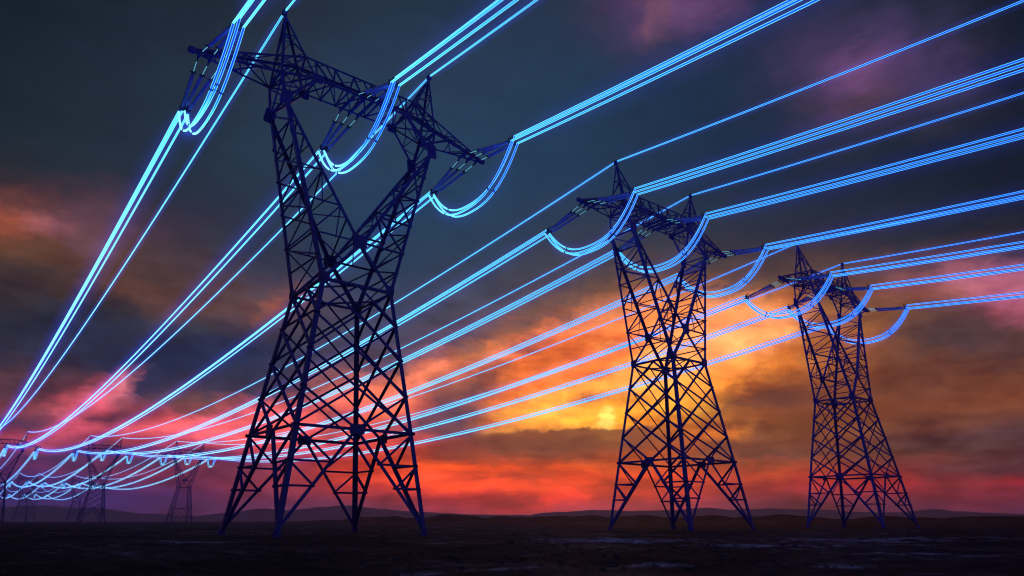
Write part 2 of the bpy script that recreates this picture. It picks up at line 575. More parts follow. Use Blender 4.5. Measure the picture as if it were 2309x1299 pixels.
GL = [(0.62, M['glow_inner']), (1.15, M['glow_outer']), (2.0, M['glow_far'])]

def span_near(ph, glow):      # towards and over the camera
    x, z = PH[ph]
    a, b = (x, -YY, z), (x, -SPAN + YY, z)
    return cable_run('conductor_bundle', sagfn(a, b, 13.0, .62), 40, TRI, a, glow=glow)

def span_far(ph, glow, n=56):
    x, z = PH[ph]
    a, b = (x, YY, z), (x, SPAN - YY, z)
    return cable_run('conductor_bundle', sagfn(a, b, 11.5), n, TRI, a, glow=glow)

def earth_near(sx, glow):
    a, b = (sx * XA, -.3, ZA + .1), (sx * XA, -SPAN, ZA + .1)
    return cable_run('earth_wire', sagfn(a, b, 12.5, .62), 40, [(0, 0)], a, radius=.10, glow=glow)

def earth_far(sx, glow):
    a, b = (sx * XA, .3, ZA + .1), (sx * XA, SPAN - .3, ZA + .1)
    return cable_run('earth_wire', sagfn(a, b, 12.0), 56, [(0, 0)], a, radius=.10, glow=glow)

def jumper(ph, glow):
    x, z = PH[ph]
    D = 5.1
    def f(t):
        s = -math.cos(math.pi * t)
        return Vector((x, s * (YY + .12), z - D * (1 - abs(s) ** 2.5)))
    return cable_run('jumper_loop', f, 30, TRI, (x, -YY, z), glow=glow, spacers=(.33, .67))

# ------------------------------------------------------------------ place the lines
LN = ['nearest', 'second', 'third']              # of the three big pylons
def place(o, base, r):
    """o was built in pylon-local coordinates with its origin at o.location; carry it to a pylon"""
    loc = Vector(o.location)
    c, s = math.cos(YAW), math.sin(YAW)
    o.location = (base.x + loc.x * c - loc.y * s, base.y + loc.x * s + loc.y * c, loc.z)
    o.rotation_euler = (0, 0, YAW)

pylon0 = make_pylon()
protos = {}
def get(key, maker):
    """the first call returns the built thing itself, later calls a copy of it with its parts"""
    if key not in protos:
        o = maker()
        protos[key] = (o, Vector(o.location))
        return o
    o, l = protos[key]
    c = copy_tree(o)
    c.location = l
    return c

TOWERS = [(0, 0), (1, 0), (2, 0), (0, 1), (1, 1), (2, 1), (1, 2), (2, 2), (1, 3), (2, 3)]
PLAB = {
    (0, 0): ('biggest lattice steel pylon with forked arms, left of centre', 'biggest pylon'),
    (1, 0): ('lattice steel pylon in front of the bright sunset glow, middle one of the big row', 'pylon before the sunset'),
    (2, 0): ('smallest of the three big lattice pylons, furthest right', 'rightmost pylon'),
    (0, 1): ('distant lattice pylon cut by the left edge of the picture', 'distant pylon at left edge'),
    (1, 1): ('middle distant lattice pylon, both peaks clear against the red cloud', 'middle distant pylon'),
    (2, 1): ('distant lattice pylon standing alone just left of the biggest pylon', 'distant pylon beside the biggest'),
    (1, 2): ('faint bluish pylon in the haze beside the pylon at the left edge', 'faint pylon near left edge'),
    (2, 2): ('faint bluish pylon in the haze half behind the middle distant pylon', 'faint pylon behind another'),
    (1, 3): ('faintest pylon, almost lost in haze at the very left edge', 'haziest pylon at left edge'),
    (2, 3): ('faintest pylon, almost lost in haze under the lowest glowing wires', 'haziest pylon under lowest wires'),
}
SIDEW = {-1: 'near', 1: 'far'}
for (i, r) in TOWERS:
    base = Vector((*BASES[i], 0)) + LINE * SPAN * r
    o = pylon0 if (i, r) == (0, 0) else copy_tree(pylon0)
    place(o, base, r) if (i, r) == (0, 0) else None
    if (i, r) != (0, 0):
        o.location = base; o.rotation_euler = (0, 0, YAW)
    lab, short = PLAB[(i, r)]
    tag(o, lab, 'pylon', 'lattice pylons carrying the power lines')
    for ph in PH:
        for side in (-1, 1):
            s = get(('ins', ph, side), lambda: insulator_set(ph, side))
            place(s, base, r)
            where = {-1: 'viewer side', 1: 'far side'}[side]
            tag(s, f'ribbed insulator strings on {ph} arm of {short}, {where}' if ph != 'middle' else f'ribbed insulator strings under bridge of {short}, {where}',
                'insulator', 'insulator strings on the pylons')
        g = GL if r == 0 else GL[:2]
        j = get(('jmp', ph, r == 0), lambda: jumper(ph, g))
        place(j, base, r)
        tag(j, f'glowing blue jumper loop under {ph + " arm" if ph != "middle" else "bridge"} of {short}', 'cable loop', 'jumper loops under the pylon arms')

PW = {'left': 'left arm', 'middle': 'bridge', 'right': 'right arm'}
for i in range(3):
    b0 = Vector((*BASES[i], 0))
    s0 = PLAB[(i, 0)][1]
    for ph in PH:
        o = get(('near', ph), lambda: span_near(ph, GL)); place(o, b0, 0)
        tag(o, f'glowing blue cables rising from {PW[ph]} of {s0} towards the viewer', 'power cable', 'glowing conductor bundles')
    for sx, w in ((-1, 'left'), (1, 'right')):
        o = get(('enear', sx), lambda: earth_near(sx, GL[:1])); place(o, b0, 0)
        tag(o, f'single glowing wire rising from {w} peak of {s0} towards the viewer', 'earth wire', 'glowing earth wires')
    for r in range(3):
        if i == 0 and r > 1:
            continue
        b = b0 + LINE * SPAN * r
        s1 = PLAB[(i, r)][1] if (i, r) in PLAB else None
        s2 = PLAB[(i, r + 1)][1] if (i, r + 1) in PLAB else 'beyond the left edge'
        if s1 is None:
            continue
        for ph in PH:
            o = get(('far', ph, r == 0), lambda: span_far(ph, GL if r == 0 else GL[:2])); place(o, b, r)
            tag(o, f'glowing cables sagging away from {PW[ph]} of {s1}', 'power cable', 'glowing conductor bundles')
        for sx, w in ((-1, 'left'), (1, 'right')):
            o = get(('efar', sx), lambda: earth_far(sx, GL[:1])); place(o, b, r)
            tag(o, f'single glowing wire sagging away from {w} peak of {s1}', 'earth wire', 'glowing earth wires')

# ------------------------------------------------------------------ ground, dunes, hills
def gmat():
    m, nt, out = new_mat('dark_soil')
    g = nd(nt, 'ShaderNodeTexCoord')
    pos = g.outputs['Object']
    n1 = nd(nt, 'ShaderNodeTexNoise', Scale=0.09, Detail=8.0, Roughness=0.62)
    n2 = nd(nt, 'ShaderNodeTexNoise', Scale=0.9, Detail=9.0, Roughness=0.7)
    n3 = nd(nt, 'ShaderNodeTexNoise', Scale=9.0, Detail=6.0, Roughness=0.7)
    for n in (n1, n2, n3):
        nt.links.new(pos, n.inputs['Vector'])
    s = math_node(nt, 'ADD', math_node(nt, 'MULTIPLY', n1.outputs['Fac'], .55), math_node(nt, 'MULTIPLY', n2.outputs['Fac'], .45))
    c = ramp(nt, s, [(0.42, (0.0035, 0.0035, 0.0035)), (0.50, (0.012, 0.0122, 0.0125)), (0.57, (0.042, 0.043, 0.045)), (0.63, (0.30, 0.30, 0.31)), (0.68, (0.65, 0.65, 0.68))])
    ro = ramp(nt, s, [(0.4, (.95,) * 3), (0.68, (.7,) * 3)])
    # pale dried-out pans, each where the photo shows one: (x, y, half width, half depth)
    sp = nd(nt, 'ShaderNodeSeparateXYZ'); nt.links.new(pos, sp.inputs[0])
    pan = None
    for x, y, a_, b_ in [(14.6, 26.5, 2.6, 1.5), (17.5, 27.5, 1.6, .8), (8.6, 20.5, 1.9, 1.0), (11.2, 34, 3.2, 2.2), (3.4, 19.5, 1.2, .8), (6.5, 44, 5.5, 3.5), (15.5, 17.2, 1.6, .8), (1.2, 38, 4, 3), (22, 46, 6, 4), (-1.5, 17.5, 1.6, .7), (9.4, 15.6, 1.3, .5)]:
        dx = math_node(nt, 'DIVIDE', math_node(nt, 'SUBTRACT', sp.outputs['X'], x), a_)
        dy = math_node(nt, 'DIVIDE', math_node(nt, 'SUBTRACT', sp.outputs['Y'], y), b_)
        q = math_node(nt, 'SUBTRACT', 1.0, math_node(nt, 'SQRT', math_node(nt, 'ADD', math_node(nt, 'MULTIPLY', dx, dx), math_node(nt, 'MULTIPLY', dy, dy))))
        pan = q if pan is None else math_node(nt, 'MAXIMUM', pan, q)
    pan = math_node(nt, 'ADD', math_node(nt, 'MAXIMUM', pan, -1.0), math_node(nt, 'MULTIPLY_ADD', n2.outputs['Fac'], 5.4, -2.75))
    pm = nd(nt, 'ShaderNodeMapRange'); pm.inputs['From Min'].default_value = .0; pm.inputs['From Max'].default_value = 1.7
    nt.links.new(pan, pm.inputs['Value'])
    px_ = nd(nt, 'ShaderNodeMix', _data_type='RGBA')
    nt.links.new(pm.outputs[0], px_.inputs['Factor']); nt.links.new(c, px_.inputs[6]); px_.inputs[7].default_value = (.55, .55, .60, 1)
    c = px_.outputs[2]
    b = nd(nt, 'ShaderNodeBsdfPrincipled')
    b.inputs['Specular IOR Level'].default_value = 0.06
    nt.links.new(c, b.inputs['Base Color']); nt.links.new(ro, b.inputs['Roughness'])
    h = math_node(nt, 'ADD', n2.outputs['Fac'], math_node(nt, 'MULTIPLY', n3.outputs['Fac'], .2))
    bp = nd(nt, 'ShaderNodeBump', Strength=0.9, Distance=0.35)
    nt.links.new(h, bp.inputs['Height'])
    nt.links.new(bp.outputs[0], b.inputs['Normal'])
    nt.links.new(b.outputs[0], out.inputs[0])
    return m
M['soil'] = gmat()

def smooth(a, b, x):
    t = min(1, max(0, (x - a) / (b - a)))
    return t * t * (3 - 2 * t)

def ground_h(x, y):
    r = math.hypot(x, y)
    az = math.degrees(math.atan2(x, y))
    z = 0.0
    # clods and shallow ruts close by; flat where the pylons stand
    near = 1 - smooth(60, 140, r)
    z += 0.20 * noise.noise((x * .16, y * .16, 0)) * smooth(4, 12, r) * (.35 + .65 * near) - .02
    z += 0.13 * noise.noise((x * .6, y * .6, 3)) * smooth(3, 8, r) * near
    # low dunes along the horizon, from behind the biggest pylon to the right
    w = smooth(-19, -12, az) * (1 - smooth(75, 90, az))
    d = math.exp(-((r - 480 - 40 * noise.noise((az * .12, 3, 1))) / 48) ** 2)
    hh = 1.9 + 2.2 * noise.noise((x / 30, y / 200, 7)) + 1.4 * noise.noise((x / 12, y / 120, 2)) + 1.6 * noise.noise((x / 90, y / 200, 11))
    z += w * d * max(0.0, hh + 1.1)
    if 0.5 < r < 3000 and r > 300:
        z += .25 * noise.noise((x / 25, y / 25, 5)) * smooth(300, 500, r) * w
    return z

def polar_sheet(name, radii, angs, hfun, mat, closed):
    vs, fs = [], []
    na = len(angs)
    for r in radii:
        for a in angs:
            x, y = r * math.sin(a), r * math.cos(a)
            vs.append((x, y, hfun(x, y)))
    for i in range(len(radii) - 1):
        for k in range(na if closed else na - 1):
            k2 = (k + 1) % na
            fs.append((i * na + k, (i + 1) * na + k, (i + 1) * na + k2, i * na + k2)[::-1])
    if closed:
        vs.append((0, 0, hfun(0, 0)))
        c = len(vs) - 1
        for k in range(na):
            fs.append((c, k, (k + 1) % na)[::-1])
    me = bpy.data.meshes.new(name)
    me.from_pydata(vs, [], fs)
    me.polygons.foreach_set('use_smooth', [True] * len(fs))
    me.materials.append(mat)
    ob = bpy.data.objects.new(name, me)
    COL.objects.link(ob)
    return ob

angs = []
a = -180.0
while a < 180 - 1e-6:
    angs.append(R(a))
    a += 0.3 if -44 < a < 44 else 4.0
radii = [1.0]
while radii[-1] < 3000:
    q = radii[-1]
    radii.append(q * (1.035 if q < 330 or q > 640 else 1.012))
g = polar_sheet('ground', radii, angs, ground_h, M['soil'], True)
tag(g, 'dark rough earth with pale patches stretching to the horizon', 'ground', kind='structure')

# loose stones on the bare earth, as far as single ones can be made out
sv = MB()
rs = random.Random(11)
for i in range(2600):
    az_ = R(rs.uniform(-42, 42))
    r_ = 11 * math.exp(rs.uniform(0, 2.1))
    x_, y_ = r_ * math.sin(az_), r_ * math.cos(az_)
    if noise.noise((x_ * .11, y_ * .11, 20)) < -.05:
        continue
    k_ = .02 + .07 * rs.random() ** 4 + .0007 * r_
    z_ = ground_h(x_, y_) + k_ * .15
    vv = []
    a0 = rs.uniform(0, 6.28)
    for ring_, (h_, q_) in enumerate(((-.4, .8), (.1, 1.0), (.5, .62))):
        for j_ in range(6):
            a_ = a0 + j_ * 1.047 + rs.uniform(-.25, .25)
            m_ = k_ * q_ * rs.uniform(.7, 1.2)
            vv.append((x_ + m_ * 1.4 * math.cos(a_), y_ + m_ * math.sin(a_), z_ + k_ * h_ * rs.uniform(.7, 1.1)))
    vv.append((x_, y_, z_ + k_ * .6))
    ff = [(q * 6 + j, q * 6 + (j + 1) % 6, q * 6 + 6 + (j + 1) % 6, q * 6 + 6 + j) for q in (0, 1) for j in range(6)] + [(12 + j, 12 + (j + 1) % 6, 18) for j in range(6)]
    sv.add(vv, ff)
M['stone'] = steel('weathered_field_stone', (0.06, 0.058, 0.056), .8, .1)
st_ = sv.build('gravel', M['stone'])
tag(st_, 'loose dark stones scattered over the bare earth', 'stones', kind='stuff')

def hill_mat():
    m, nt, out = new_mat('distant_hillside')
    tc = nd(nt, 'ShaderNodeTexCoord')
    n1 = nd(nt, 'ShaderNodeTexNoise', Scale=0.01, Detail=6.0)
    nt.links.new(tc.outputs['Object'], n1.inputs['Vector'])
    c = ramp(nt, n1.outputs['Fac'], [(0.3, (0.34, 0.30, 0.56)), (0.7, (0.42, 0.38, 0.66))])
    b = nd(nt, 'ShaderNodeBsdfDiffuse')
    nt.links.new(c, b.inputs[0]); nt.links.new(b.outputs[0], out.inputs[0])
    return m
M['hill'] = hill_mat()
# skyline of the hills: photo column -> height in photo rows above the horizon
SKY = [(-900, 20), (-300, 26), (0, 30), (100, 36), (200, 30), (320, 18), (430, 14), (520, 22), (580, 32), (650, 28), (720, 36), (790, 42), (850, 34), (930, 26), (1000, 22), (1080, 18), (1180, 16),
       (1260, 24), (1350, 29), (1430, 27), (1520, 28), (1595, 36), (1660, 29), (1760, 31), (1850, 30), (1930, 22), (2040, 20), (2110, 29), (2180, 22), (2309, 16), (2700, 26), (3300, 20)]
def hill_h(x, y):
    r = math.hypot(x, y)
    px = 1154.5 + F_PX / math.cos(PITCH) * x / max(y, 1)
    for (x0, h0), (x1, h1) in zip(SKY, SKY[1:]):
        if x0 <= px <= x1:
            t = (px - x0) / (x1 - x0); t = t * t * (3 - 2 * t)
            h = h0 + (h1 - h0) * t
            break
    else:
        h = 18
    az = math.atan2(x, y)
    h += 2.2 * noise.noise((az * 60, 1, 0)) + 1.0 * noise.noise((az * 180, 4, 0))
    H = h / F_PX * 2200 * .76
    s = smooth(1500, 2200, r) * (1 - smooth(2200, 2800, r))
    return -1 + (H + 1) * s * (1 + .10 * noise.noise((x / 160, y / 160, 9)) * (1 - abs(r - 2200) / 700))
hr = [1480 + 1340 * i / 40 for i in range(41)]
ha = [R(-62 + 124 * i / 420) for i in range(421)]
h = polar_sheet('hills', hr, ha, hill_h, M['hill'], False)
tag(h, 'low hazy violet mountains along the horizon', 'hills', kind='structure')

# ------------------------------------------------------------------ haze
HAZE = 0.0003
m, nt, out = new_mat('evening_haze')
pv = nd(nt, 'ShaderNodeVolumePrincipled', Density=HAZE)
pv.inputs['Color'].default_value = (0.62, 0.60, 1.0, 1)
pv.inputs['Anisotropy'].default_value = 0.6
nt.links.new(pv.outputs[0], out.inputs['Volume'])
hb = MB()
X0, X1, Z0, Z1 = -3150, 3150, -4.0, 72.0
vs = [(x, y, z) for z in (Z0, Z1) for x, y in ((X0, X0), (X1, X0), (X1, X1), (X0, X1))]
hb.add(vs, [(3, 2, 1, 0), (4, 5, 6, 7), (0, 1, 5, 4), (1, 2, 6, 5), (2, 3, 7, 6), (3, 0, 4, 7)])
hz = hb.build('haze', m)
tag(hz, 'thin violet evening haze over the plain', 'haze', kind='stuff')

# ------------------------------------------------------------------ sky (world): sunset cloud deck laid out by azimuth and elevation
SKYX = [0, 210, 420, 630, 840, 1050, 1260, 1470, 1680, 1890, 2100, 2309]
SKYC = {
 -60: '18212a 1c242e 20282f 242e38 28343f 263442 283240 322e42 282d40 1e2836 18222e 121a22',
 0:   '16202a 1c242e 202832 242e3a 283442 263444 2a3444 5f466a 2a2f44 232b3e 1c2432 121a24',
 80:  '18222c 1e2832 222c38 28323e 2a3648 2b3a4c 2a384a 3c3a52 242f42 3c3650 443c58 151d28',
 170: '1c2630 222c36 26323e 2a3646 2e3e50 2e3e52 2a3c50 24344a 222e42 5a4668 4e4060 141c26',
 230: '1e2830 222c36 26323e 2c384a 2c3e52 2c3e54 283c52 22344a 202e42 4a3a50 32303e 121a24',
 310: '202a32 242e38 26323e 2c3a4a 2c3e52 2c4056 283c52 22344a 1e2c40 242c3a 18222e 101822',
 400: '2c2c32 262e38 26323e 2c3a4a 2c4056 2a4058 263c54 22344a 1e2c42 1c2636 161e2a 121a24',
 470: '6a4440 3c3440 282f3c 2c3a4a 2c4058 2a4056 2a3c52 263648 222e40 202838 1a222e 141c26',
 510: '8a5040 6a4c58 342f3e 2c384a 2a4056 2a4056 2c3a4e 2c3646 262e3e 262a36 1e242e 181e28',
 560: '56392f 6a4a44 3a343a 2c384a 2c3e54 2e3e52 343c4a 383a44 302f38 3e3436 2e2a30 2a2630',
 610: '46362f 563e38 4a3a3c 32384a 2e3e54 323e50 3e3e48 4a4042 4e403e 5a4440 5a4040 5e4450',
 650: '32292e 42342f 4e3a36 50424c 36425a 3e4456 52464a 8a6046 6e5040 5c4638 9a625e 9a6070',
 700: '2c2c34 2c2f3a 503c3a 5e4848 3c4258 464a5a 6e5850 c87e4e f09c5e 865c42 684638 a05460',
 750: '2c2c36 242a3e 36343e 443e4a 42445a 645054 c87e4e f8b066 f4a45e a06440 5a4238 60423a',
 800: '3a2c30 322c3c 2a2e40 383a50 4e4658 a06a50 e08a4a fab45e f4a252 9a6040 523c36 6a4638',
 840: '503636 3e323c 2c2e40 3a3a4e 8a5654 b87050 e4924a f8ba5a e08a46 86543c 503a34 6e4a38',
 880: '603a3e 94545a 5a3e46 463e4e e88066 7a4c46 e69246 f6b850 c06c3c 6e4838 583e38 7c4a36',
 920: '643c46 c46066 7e4a50 c46464 d86e62 64444a f0a848 f2b848 a05c3a 6c4638 5e4038 6e4236',
 955: '7e4050 bc5866 e06872 ea6e6e b45a5a 5c3e42 e49440 c8783a 8a523a 78482f 603e38 5a3a36',
 990: '9a4658 94485a b8525f e6645e d05a50 783f40 7a4840 90523c 7a4a3a 74462f 52383a 4c363a',
 1020: '5c3054 683452 783a4a a84852 cc5444 984438 7c4238 985038 7a4436 643c32 523632 4a3236',
 1050: '462856 562c50 64324a 843c46 c84c3a cc4e38 b44834 bc5034 8c4434 803c32 683434 562f35',
 1085: '3c2458 482856 663048 843840 b8423a d44a38 bc4434 c04838 9c3c38 a83a38 ac3638 a8343a',
 1115: '36245c 3a2658 5c2a48 703242 983a3e bc403e ac3a3a ac3c3a 8c343a 803038 702c38 662a38',
 1145: '32285e 362a5a 542e54 5c3252 6e3650 a03e4a 983c4a 963a46 743246 602e42 542c42 4c2a42',
 1180: '302858 322a56 4a2e50 502f4e 5a324c 7a3848 783848 74384a 602f46 522c42 482a42 402842',
}
def hexc(s):
    c = lin([int(s[i:i + 2], 16) for i in (0, 2, 4)])
    l = .3 * c[0] + .5 * c[1] + .2 * c[2]
    k = 1.24 - .17 * min(1, max(0, (l - .18) / .2))
    c = tuple(max(0.001, l + k * (v - l)) for v in c)
    w = min(1, max(0, (l - .10) / .22)); w = w * w * (3 - 2 * w)          # lit clouds up, dark ones down
    return c[0] * (.90 + .40 * w), c[1] * (.89 + .20 * w), c[2] * (.92 + .10 * w)
ctrl = []
for py, row in SKYC.items():
    for px, c in zip(SKYX, row.split()):
        ctrl.append((px, py, hexc(c), 1.0))
# individual clouds, each a soft ellipse: (column, row, half width, half height, tilt in degrees, colour, opacity)
CLOUDS = [
 # high pink wisps
 (1530, 8, 120, 46, -8, '6e5074', .85), (1468, 28, 36, 26, -30, '7a5660', .6), (1620, 6, 70, 26, 0, '5c4468', .6),
 (1950, 170, 120, 48, -26, '6c4e76', .85), (1930, 190, 60, 34, -20, '765478', .6), (2040, 120, 60, 60, -60, '483c5e', .5), (1975, 222, 70, 22, -12, '4c3a3c', .7), (1690, 215, 60, 40, 0, '2c3044', .5),
 (2230, 90, 120, 130, 0, '141a24', .5),
 # rusty bank on the left
 (0, 500, 110, 26, 16, '96543e', .9), (70, 512, 70, 20, 20, '9a5f56', .7), (118, 524, 60, 14, 18, 'a06a70', .8), (180, 548, 60, 18, 22, '745870', .7), (60, 560, 150, 40, 12, '5e4234', .7), (30, 640, 160, 40, 0, '362c2e', .6),
 (240, 620, 120, 24, 18, '5a4038', .5), (330, 668, 150, 20, 14, '6a4a40', .55), (470, 700, 120, 16, 10, '644844', .5), (150, 740, 160, 40, 0, '26283a', .6), (420, 800, 220, 46, -4, '262c46', .7),
 (630, 694, 70, 16, -22, 'a2604e', .75), (560, 730, 60, 20, -10, '5e464a', .5),
 # pink and slate clouds over the far pylons
 (120, 860, 140, 24, 0, '5a3c42', .6), (40, 900, 100, 20, 0, '6c4044', .6), (190, 918, 120, 34, -36, 'c05f6e', .9), (268, 876, 40, 18, -40, 'd8788a', .85), (330, 888, 74, 28, 10, '38324a', .9), (245, 938, 52, 20, 14, '3c2c40', .95),
 (300, 925, 60, 14, 20, '4a3644', .7), (400, 908, 90, 16, 12, '6e4c48', .7), (60, 950, 90, 8, 2, '3a3048', .8), (150, 985, 130, 20, -4, 'a8505e', .6), (470, 960, 170, 26, -4, 'e46e76', .85), (620, 965, 110, 26, -4, 'e86c64', .7),
 (380, 985, 80, 12, 4, 'c05a66', .6), (200, 1035, 160, 20, 0, '4a2c4c', .85), (330, 1040, 60, 14, 0, '442a4a', .6), (60, 1065, 120, 12, 0, '7e3a54', .5), (300, 1070, 150, 10, 0, '8c3e56', .7), (420, 1030, 60, 10, 24, 'a44a54', .6),
 (560, 1060, 120, 16, 0, '6c3850', .5), (500, 1085, 140, 7, 2, 'a04450', .6),
 (75, 880, 110, 30, -4, '4a3440', .8), (340, 880, 86, 30, 4, '332f48', .95), (440, 906, 90, 16, 6, '6a4844', .8), (120, 930, 60, 14, 0, '7a464e', .6),
 (215, 908, 112, 25, -38, 'd0687a', 1.0), (274, 872, 34, 18, -40, 'e08290', 1.0), (248, 940, 54, 18, 14, '382a40', 1.0), (170, 960, 90, 18, -8, 'b85868', .7),
 # salmon cloud behind the big pylon
 (925, 872, 120, 22, -38, 'f08c6c', .95), (985, 825, 46, 16, -30, 'ea8266', .7), (860, 935, 70, 26, -30, 'e6785f', .8), (700, 950, 40, 30, 0, 'd86a60', .7), (810, 985, 90, 26, -5, 'd86354', .8), (745, 955, 28, 36, 0, '6c464c', .7),
 (1050, 905, 80, 46, -30, '5a3f46', .85), (980, 950, 70, 26, -10, '5c4048', .8), (1000, 730, 150, 50, -20, '464656', .6), (900, 800, 90, 40, -30, '48465a', .6),
 # the glow
 (1290, 800, 240, 84, -16, 'e07844', .95), (1150, 738, 170, 30, -18, '6e4e4c', .7), (1000, 770, 120, 40, -20, '54485a', .7), (1560, 740, 130, 70, -8, 'f09a58', .9),
 (1330, 728, 110, 20, -14, 'e8905e', .7), (1420, 712, 60, 26, -10, 'ee9a62', .7), (1240, 748, 80, 16, -18, 'd87a4c', .8), (1150, 792, 50, 14, -20, 'e4875a', .8), (1190, 778, 44, 13, -20, '884c3e', .85), (1300, 770, 50, 10, -16, 'b4603f', .6), (1120, 838, 60, 20, -14, '84483c', .85), (1080, 870, 44, 30, -20, '583c42', .85),
 (1230, 815, 46, 12, -16, 'a8522f', .7), (1370, 785, 40, 16, -12, 'f4a258', .7), (1395, 820, 40, 8, -8, 'c46c3c', .6),
 (1330, 870, 90, 22, -12, 'f6a94e', .85), (1220, 915, 90, 24, -8, 'fbb24e', .95), (1175, 952, 84, 17, -4, 'fba848', .95), (1290, 945, 66, 20, -4, 'fdbc4e', .95), (1410, 852, 50, 30, 0, 'fcb85c', .9), (1335, 840, 50, 9, 8, 'c0602e', .75), (1220, 870, 46, 9, -14, 'ca6a36', .8), (1140, 905, 44, 18, -20, 'dc763a', .8), (1105, 950, 36, 14, -10, 'a85238', .8),
 (1335, 903, 56, 11, 6, 'a8522a', .9), (1405, 910, 40, 10, -8, 'c46a30', .8), (1455, 926, 60, 11, -12, 'f8ac46', .8), (1500, 842, 90, 50, 0, 'fdb65c', .9), (1560, 770, 90, 44, -10, 'fcb06a', .85), (1470, 745, 50, 24, 0, 'e8864e', .7),
 (1366, 946, 42, 22, 0, 'ffc840', 1.0), (1366, 946, 26, 15, 0, 'ffe860', 1.0),
 (1690, 762, 110, 48, -8, 'feb070', .95), (1640, 706, 90, 24, -14, 'f09a64', .8), (1640, 828, 66, 34, 0, 'faa858', .9), (1600, 868, 60, 22, 0, 'f29c48', .8), (1770, 800, 50, 36, 0, 'bc6a3c', .7), (1745, 862, 70, 24, -8, '7c442f', .85), (1700, 902, 90, 22, -8, '8a4830', .85), (1800, 900, 80, 40, 0, '6c4038', .6),
 (1840, 770, 60, 50, 0, '8e563e', .6), (1780, 676, 70, 22, -14, 'b8744c', .6),
 # brown shelf under the sun, red bands to the horizon
 (1210, 1010, 260, 30, -3, '7c4638', .95), (1420, 998, 120, 22, -3, '8a4c38', .9), (1060, 1010, 100, 16, -6, '8a4640', .7), (1560, 985, 120, 20, -4, 'b06036', .6), (1620, 985, 60, 8, -3, 'e88c3e', .7), (1780, 960, 120, 20, -3, '74462f', .6),
 (1050, 1050, 170, 14, -2, 'd8583a', .8), (1250, 1058, 120, 10, -2, 'b84c38', .7), (1380, 1045, 120, 10, -3, 'c85a38', .6), (900, 1075, 150, 10, 0, 'e05a44', .7), (1080, 1100, 160, 10, 0, 'e0563e', .7), (1270, 1122, 70, 6, 0, 'f04c40', .8), (1180, 1140, 160, 10, 0, 'b8403f', .6),
 (1650, 1030, 120, 12, -2, '6c4034', .6), (1500, 1085, 160, 10, 0, 'd2503e', .6), (1720, 1075, 120, 8, 0, 'a8443a', .6),
 (1900, 930, 140, 16, -2, '80492f', .5), (2080, 905, 150, 14, -4, '84503a', .6), (2200, 870, 140, 24, -4, '6a463a', .5), (2140, 985, 160, 20, -2, '573a3e', .7), (2240, 1010, 120, 14, -3, '5a3c3a', .5), (2060, 1035, 120, 8, -3, '7c423a', .5), (2200, 1062, 150, 12, 0, '4e3238', .7),
 (2140, 1101, 130, 8, -1, 'ee4c44', .95), (2290, 1100, 44, 6, 1, 'd84442', .9), (1930, 1098, 90, 7, 0, 'b43f3c', .6), (2200, 1130, 160, 10, 0, '8a3640', .6), (1850, 1125, 120, 8, 0, 'a0383e', .5),
 (2060, 890, 300, 90, -4, '783f2c', .45), (1880, 880, 90, 70, 0, '7e4630', .4),
 (130, 800, 170, 34, 0, '282c40', .75), (420, 815, 230, 44, -6, '252d48', .8), (560, 868, 130, 34, -4, '2c3048', .7), (60, 850, 110, 20, 0, '4e3438', .5), (200, 1038, 180, 22, 0, '3c2746', .8), (470, 1036, 70, 14, 10, '6a3648', .6), (200, 1125, 260, 34, 0, '322658', .6),
 # right side
 (1720, 905, 130, 26, -6, '5e3a34', .75), (1800, 1010, 140, 14, -10, '5a3634', .7), (1770, 1062, 90, 8, -14, 'b0523c', .7), (1500, 1020, 140, 12, -3, 'b0563a', .6), (1440, 1062, 200, 9, -2, '8c3e36', .6), (1150, 1078, 160, 7, 2, '9c4038', .6), (1250, 1095, 140, 6, -1, 'd8503c', .6), (1900, 990, 110, 10, -4, '8c4c36', .5), (2230, 1040, 150, 9, -3, '70403a', .5), (2150, 1080, 170, 9, -1, '4e2e34', .7), (2060, 770, 120, 40, -10, '5c4038', .5),
 (2150, 622, 80, 28, -14, 'a06a72', .85), (2190, 640, 46, 26, 0, 'b06e7e', .7), (2280, 640, 60, 44, -10, 'a8687c', .8), (2309, 705, 40, 34, 30, 'a05e70', .8), (2050, 640, 50, 30, -10, '8a5c54', .6), (2030, 680, 60, 30, 0, '7c5040', .5),
 (2180, 740, 130, 50, -8, '4a383a', .75), (2120, 700, 80, 20, -6, '5c4238', .5), (2250, 790, 100, 40, 0, '46343a', .6), (2010, 800, 60, 30, 0, '7a4c3c', .5), (1900, 640, 70, 24, -10, '6a4c3e', .5), (2060, 540, 150, 30, -8, '262c3a', .5),
]
CL = []
for cx, cy, rx, ry, rot, col, al in CLOUDS:
    CL.append((cx, cy, rx, ry, math.cos(R(rot)), math.sin(R(rot)), hexc(col), al))

def sky_at(px, py):
    px = min(2309, max(0, px)); py = min(1180, max(-60, py))
    sw = 0; acc = [0, 0, 0]
    sy = 16 + 0.022 * max(0, 900 - py) + (18 if py < 600 else 0)
    for x, y, c, w in ctrl:
        q = ((px - x) / 105) ** 2 + ((py - y) / sy) ** 2
        if q > 18:
            continue
        k = w * math.exp(-q * .8)
        sw += k
        for i in range(3):
            acc[i] += c[i] * k
    if sw < 1e-9:
        c = min(ctrl, key=lambda t: (t[0] - px) ** 2 + 6 * (t[1] - py) ** 2)[2]
    else:
        c = tuple(a / sw for a in acc)
    for cx, cy, rx, ry, co, si, col, al in CL:
        dx, dy = px - cx, py - cy
        q = ((dx * co + dy * si) / rx) ** 2 + ((-dx * si + dy * co) / ry) ** 2
        if q < 2.6:
            k = al * (1 - smooth(.5, 1.35, math.sqrt(q)))
            c = tuple(a + (b - a) * k for a, b in zip(c, col))
    return c

